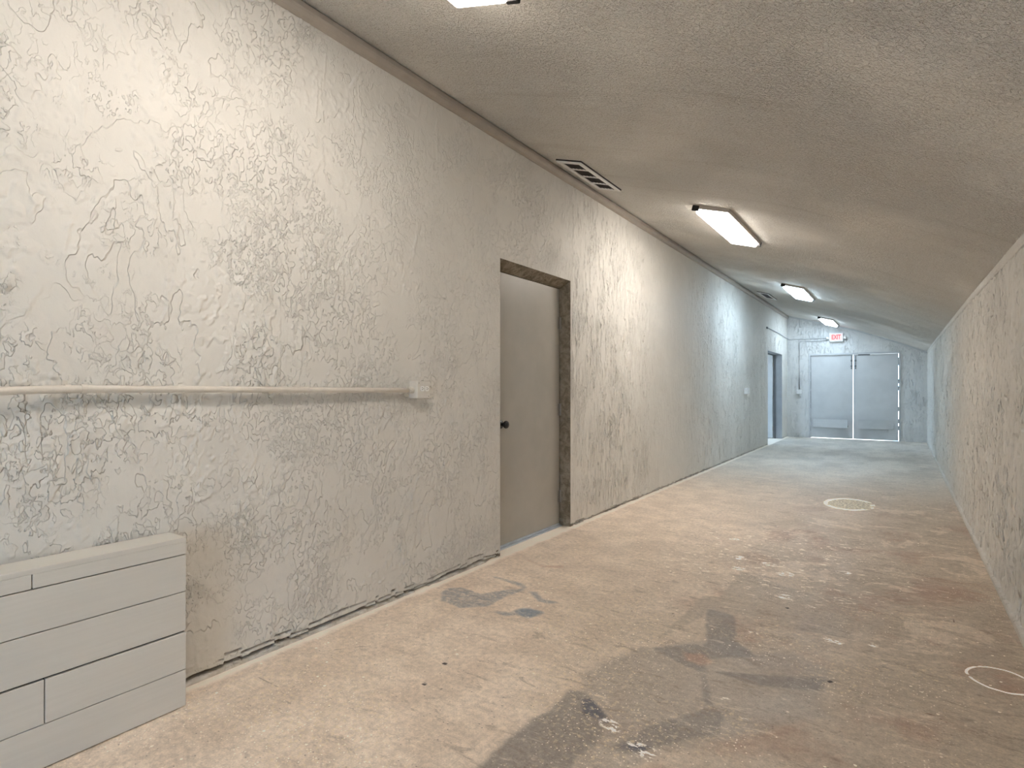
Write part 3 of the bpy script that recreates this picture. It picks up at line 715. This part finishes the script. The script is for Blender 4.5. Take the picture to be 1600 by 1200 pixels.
def outlet_box(y0, y1, z0, z1, depth, label, wire=False):
    r = tag(empty('outlet_box', (XL, (y0 + y1) / 2, z0)), label, 'outlet box', 'outlet boxes on the left wall'); kids = []
    bm_ = M['boxp'] if not wire else M['signw']
    kids.append(obj('box', bx(XL - .004, XL + depth, y0, y1, z0, z1, bev=.003), bm_))
    cv = obj('cover_plate', bx(XL + depth, XL + depth + .004, y0 + .001, y1 - .001, z0 + .001, z1 - .001, bev=.0015), bm_); kids.append(cv)
    yc, zm = (y0 + y1) / 2, (z0 + z1) / 2 + .006
    xf = XL + depth + .004
    for s in (-1, 1):
        q = bmesh.new(); cy = yc + s * .0195 + .006
        ring = [(cy + .0165 * math.cos(a), zm + max(-.0150, min(.0150, .0185 * math.sin(a)))) for a in np.linspace(0, 2 * PI, 28, endpoint=False)]
        a = [q.verts.new((xf - .001, y, z)) for y, z in ring]; b = [q.verts.new((xf + .0035, y, z)) for y, z in ring]
        q.faces.new(b); q.faces.new(a[::-1])
        for i in range(28): q.faces.new((a[i], a[(i + 1) % 28], b[(i + 1) % 28], b[i]))
        rc = obj('receptacle', q, M['recept'])
        kids.append(rc)
        sl = bmesh.new()
        for dz in (-.0052, .0052): box(sl, xf + .003, xf + .0042, cy - .006, cy + .003, zm + dz - .0013, zm + dz + .0013)
        lathe(sl, [(0, .0024), (.0012, .0024)], (xf + .003, cy + .0085, zm), (1, 0, 0), 10)
        so = obj('slots', sl, M['slot']); so.parent = rc
    for (yy, zz) in ((y0 + .012, z1 - .012), (y1 - .012, z0 + .012)):
        s_ = bmesh.new(); lathe(s_, [(0, .003), (.0015, .0028)], (xf, yy, zz), (1, 0, 0), 10); kids.append(obj('screw', s_, M['steel']))
    localise(kids, r); return r
outlet_box(2.412, 2.517, 1.146, 1.247, .060, 'square outlet box with two white receptacles at the conduit end')
outlet_box(11.03, 11.17, 1.11, 1.22, .055, 'small outlet box alone on the wall before the far left doorway', True)

# ------------------------------------------------------------------ clad ledge on the left
fx, ey = -2.234, 1.078
r = tag(empty('plank_ledge', (fx, ey, 0)), 'low plank-clad ledge boxed out against the left wall', 'ledge'); kids = []
kids.append(obj('core', bx(XL + .014, fx - .012, -1.6, ey - .002, .002, .606), M['groove']))
rows = [(.004, .1395, None, 0), (.1425, .2815, .648, 0), (.2880, .4335, None, .002), (.4370, .5735, None, 0)]
cl = bmesh.new()
for z0, z1, js, dxx in rows:
    segs = [(-1.6, ey)] if js is None else [(-1.6, js - .0015), (js + .0015, ey)]
    for y0, y1 in segs: box(cl, fx - .013, fx + random.uniform(-.0008, .0008), y0, y1, z0, z1, bev=.0012, seg=1)
kids.append(obj('plank_cladding', cl, M['wood']))
for y0, y1 in ((-1.6, .6145), (.6175, ey)):
    kids.append(obj('trim_board', bx(fx - .013, fx + .0015, y0, y1, .5775, .622, bev=.0012, seg=1), M['wood']))
cp = bmesh.new(); box(cp, XL + .012, fx + .0015, -1.6, ey + .001, .622, .640, bev=.002); kids.append(obj('cap_board', cp, M['wood']))
localise(kids, r)

# ------------------------------------------------------------------ exit sign
r = tag(empty('exit_sign', (-1.293, YE, 2.345)), 'lit red EXIT sign with side lamp heads above the double doors', 'exit sign'); kids = []
ex0, ex1, ez0, ez1 = -1.442, -1.144, 2.345, 2.555
kids.append(obj('housing', bx(ex0, ex1, YE - .075, YE - .003, ez0, ez1, bev=.018, seg=4), M['signw']))
kids.append(obj('face_panel', bx(ex0 + .026, ex1 - .026, YE - .079, YE - .070, ez0 + .030, ez1 - .030, bev=.004), M['sign_face']))
cu = bpy.data.curves.new('exit_letters', 'FONT'); cu.body = 'EXIT'; cu.size = .150; cu.extrude = .003; cu.align_x = 'CENTER'; cu.align_y = 'CENTER'; cu.space_character = .95; cu.offset = .003
tmp = bpy.data.objects.new('exit_letters', cu); C.objects.link(tmp)
bpy.context.view_layer.update()
me = bpy.data.meshes.new_from_object(tmp.evaluated_get(bpy.context.evaluated_depsgraph_get()))
bpy.data.objects.remove(tmp)
lt = link('exit_letters', me, None); me.materials.clear(); me.materials.append(M['sign_red'])
lt.rotation_euler = (PI / 2, 0, 0); lt.scale = (.66, 1, 1)
lt.parent = r; lt.location = (0, -.0825, (ez0 + ez1) / 2 - 2.345)
for s in (-1, 1):
    hx = (ex0 if s < 0 else ex1)
    lb = bmesh.new(); lathe(lb, [(0, .012), (.010, .012), (.012, .030), (.036, .038), (.058, .036), (.060, .026)], (hx - s * .002, YE - .060, 2.437), (s, 0, 0), 18)
    kids.append(obj('lamp_head', lb, M['signw'], smooth=False))
localise(kids, r)

# ------------------------------------------------------------------ thin conduit runs and switch box at the far end
r = tag(empty('electrical_conduit', (XL, 14.4, 2.50)), 'thin conduit bending round the far left corner to the exit sign', 'conduit'); kids = []
kids.append(obj('pipe', tube(bmesh.new(), [(XL + .026, 13.12, 2.51), (XL + .026, 14.5, 2.505), (XL + .026, 15.72, 2.46), (XL + .036, 15.765, 2.452), (XL + .075, 15.782, 2.45), (-1.9, 15.782, 2.448), (-1.50, 15.782, 2.447), (ex0 - .06, 15.782, 2.447)], .0105, 12), M['frame_far'], smooth=True))
e = bmesh.new(); box(e, XL + .006, XL + .034, 13.06, 13.13, 2.49, 2.53, bev=.003); kids.append(obj('end_fitting', e, M['frame_dark']))
for x in (-1.9, -1.58):
    kids.append(obj('strap', bx(x - .009, x + .009, YE - .033, YE - .001, 2.432, 2.468, bev=.003), M['frame_far']))
localise(kids, r)
r = tag(empty('switch_drop', (-2.1, YE, 1.09)), 'thin conduit dropping down the end wall to a small switch box', 'conduit'); kids = []
kids.append(obj('pipe', tube(bmesh.new(), [(ex0 - .035, YE - .018, 2.39), (-2.05, YE - .018, 2.39), (-2.085, YE - .018, 2.382), (-2.098, YE - .018, 2.36), (-2.10, YE - .018, 2.3), (-2.10, YE - .018, 1.18)], .0095, 12), M['frame_far'], smooth=True))
kids.append(obj('switch_box', bx(-2.158, -2.045, YE - .085, YE, 1.075, 1.19, bev=.004), M['signw']))
kids.append(obj('switch_plate', bx(-2.155, -2.048, YE - .089, YE - .084, 1.078, 1.187, bev=.002), M['signw']))
kids.append(obj('toggle', bx(-2.107, -2.095, YE - .102, YE - .088, 1.122, 1.146, bev=.002), M['recept']))
localise(kids, r)

# ------------------------------------------------------------------ daylight
w = bpy.data.worlds.new('daylight'); S.world = w; w.use_nodes = True
bg = w.node_tree.nodes['Background']; bg.inputs[0].default_value = (.46, .71, 1.0, 1); bg.inputs[1].default_value = 4.2
sun = bpy.data.lights.new('sun', 'SUN'); sun.energy = 14.0; sun.angle = .02; sun.color = (1, .95, .87)  # unseen sun, added so the outside ground bounces fill light indoors
so = bpy.data.objects.new('sun', sun); C.objects.link(so); so.rotation_euler = Vector((-.62, -.12, -.75)).to_track_quat('-Z', 'Y').to_euler(); so.location = (8, 0, 12)

# ------------------------------------------------------------------ camera
cam = bpy.data.cameras.new('camera'); co = bpy.data.objects.new('camera', cam); C.objects.link(co)
cam.sensor_fit = 'HORIZONTAL'; cam.sensor_width = 36.0; cam.lens = 36.0 * 888 / 1600; cam.shift_y = 8 / 1600
cam.clip_start = .02
co.location = (0, 0, 1.2); co.rotation_euler = (PI / 2, 0, math.atan2(608, 888))
S.camera = co

S.view_settings.view_transform = 'Standard'; S.view_settings.look = 'None'
S.view_settings.gamma = 1.0; S.view_settings.exposure = 1.0; S.view_settings.use_curve_mapping = False
S.cycles.max_bounces = 9; S.cycles.diffuse_bounces = 9
S.cycles.use_denoising = True; S.cycles.sample_clamp_indirect = 8.0
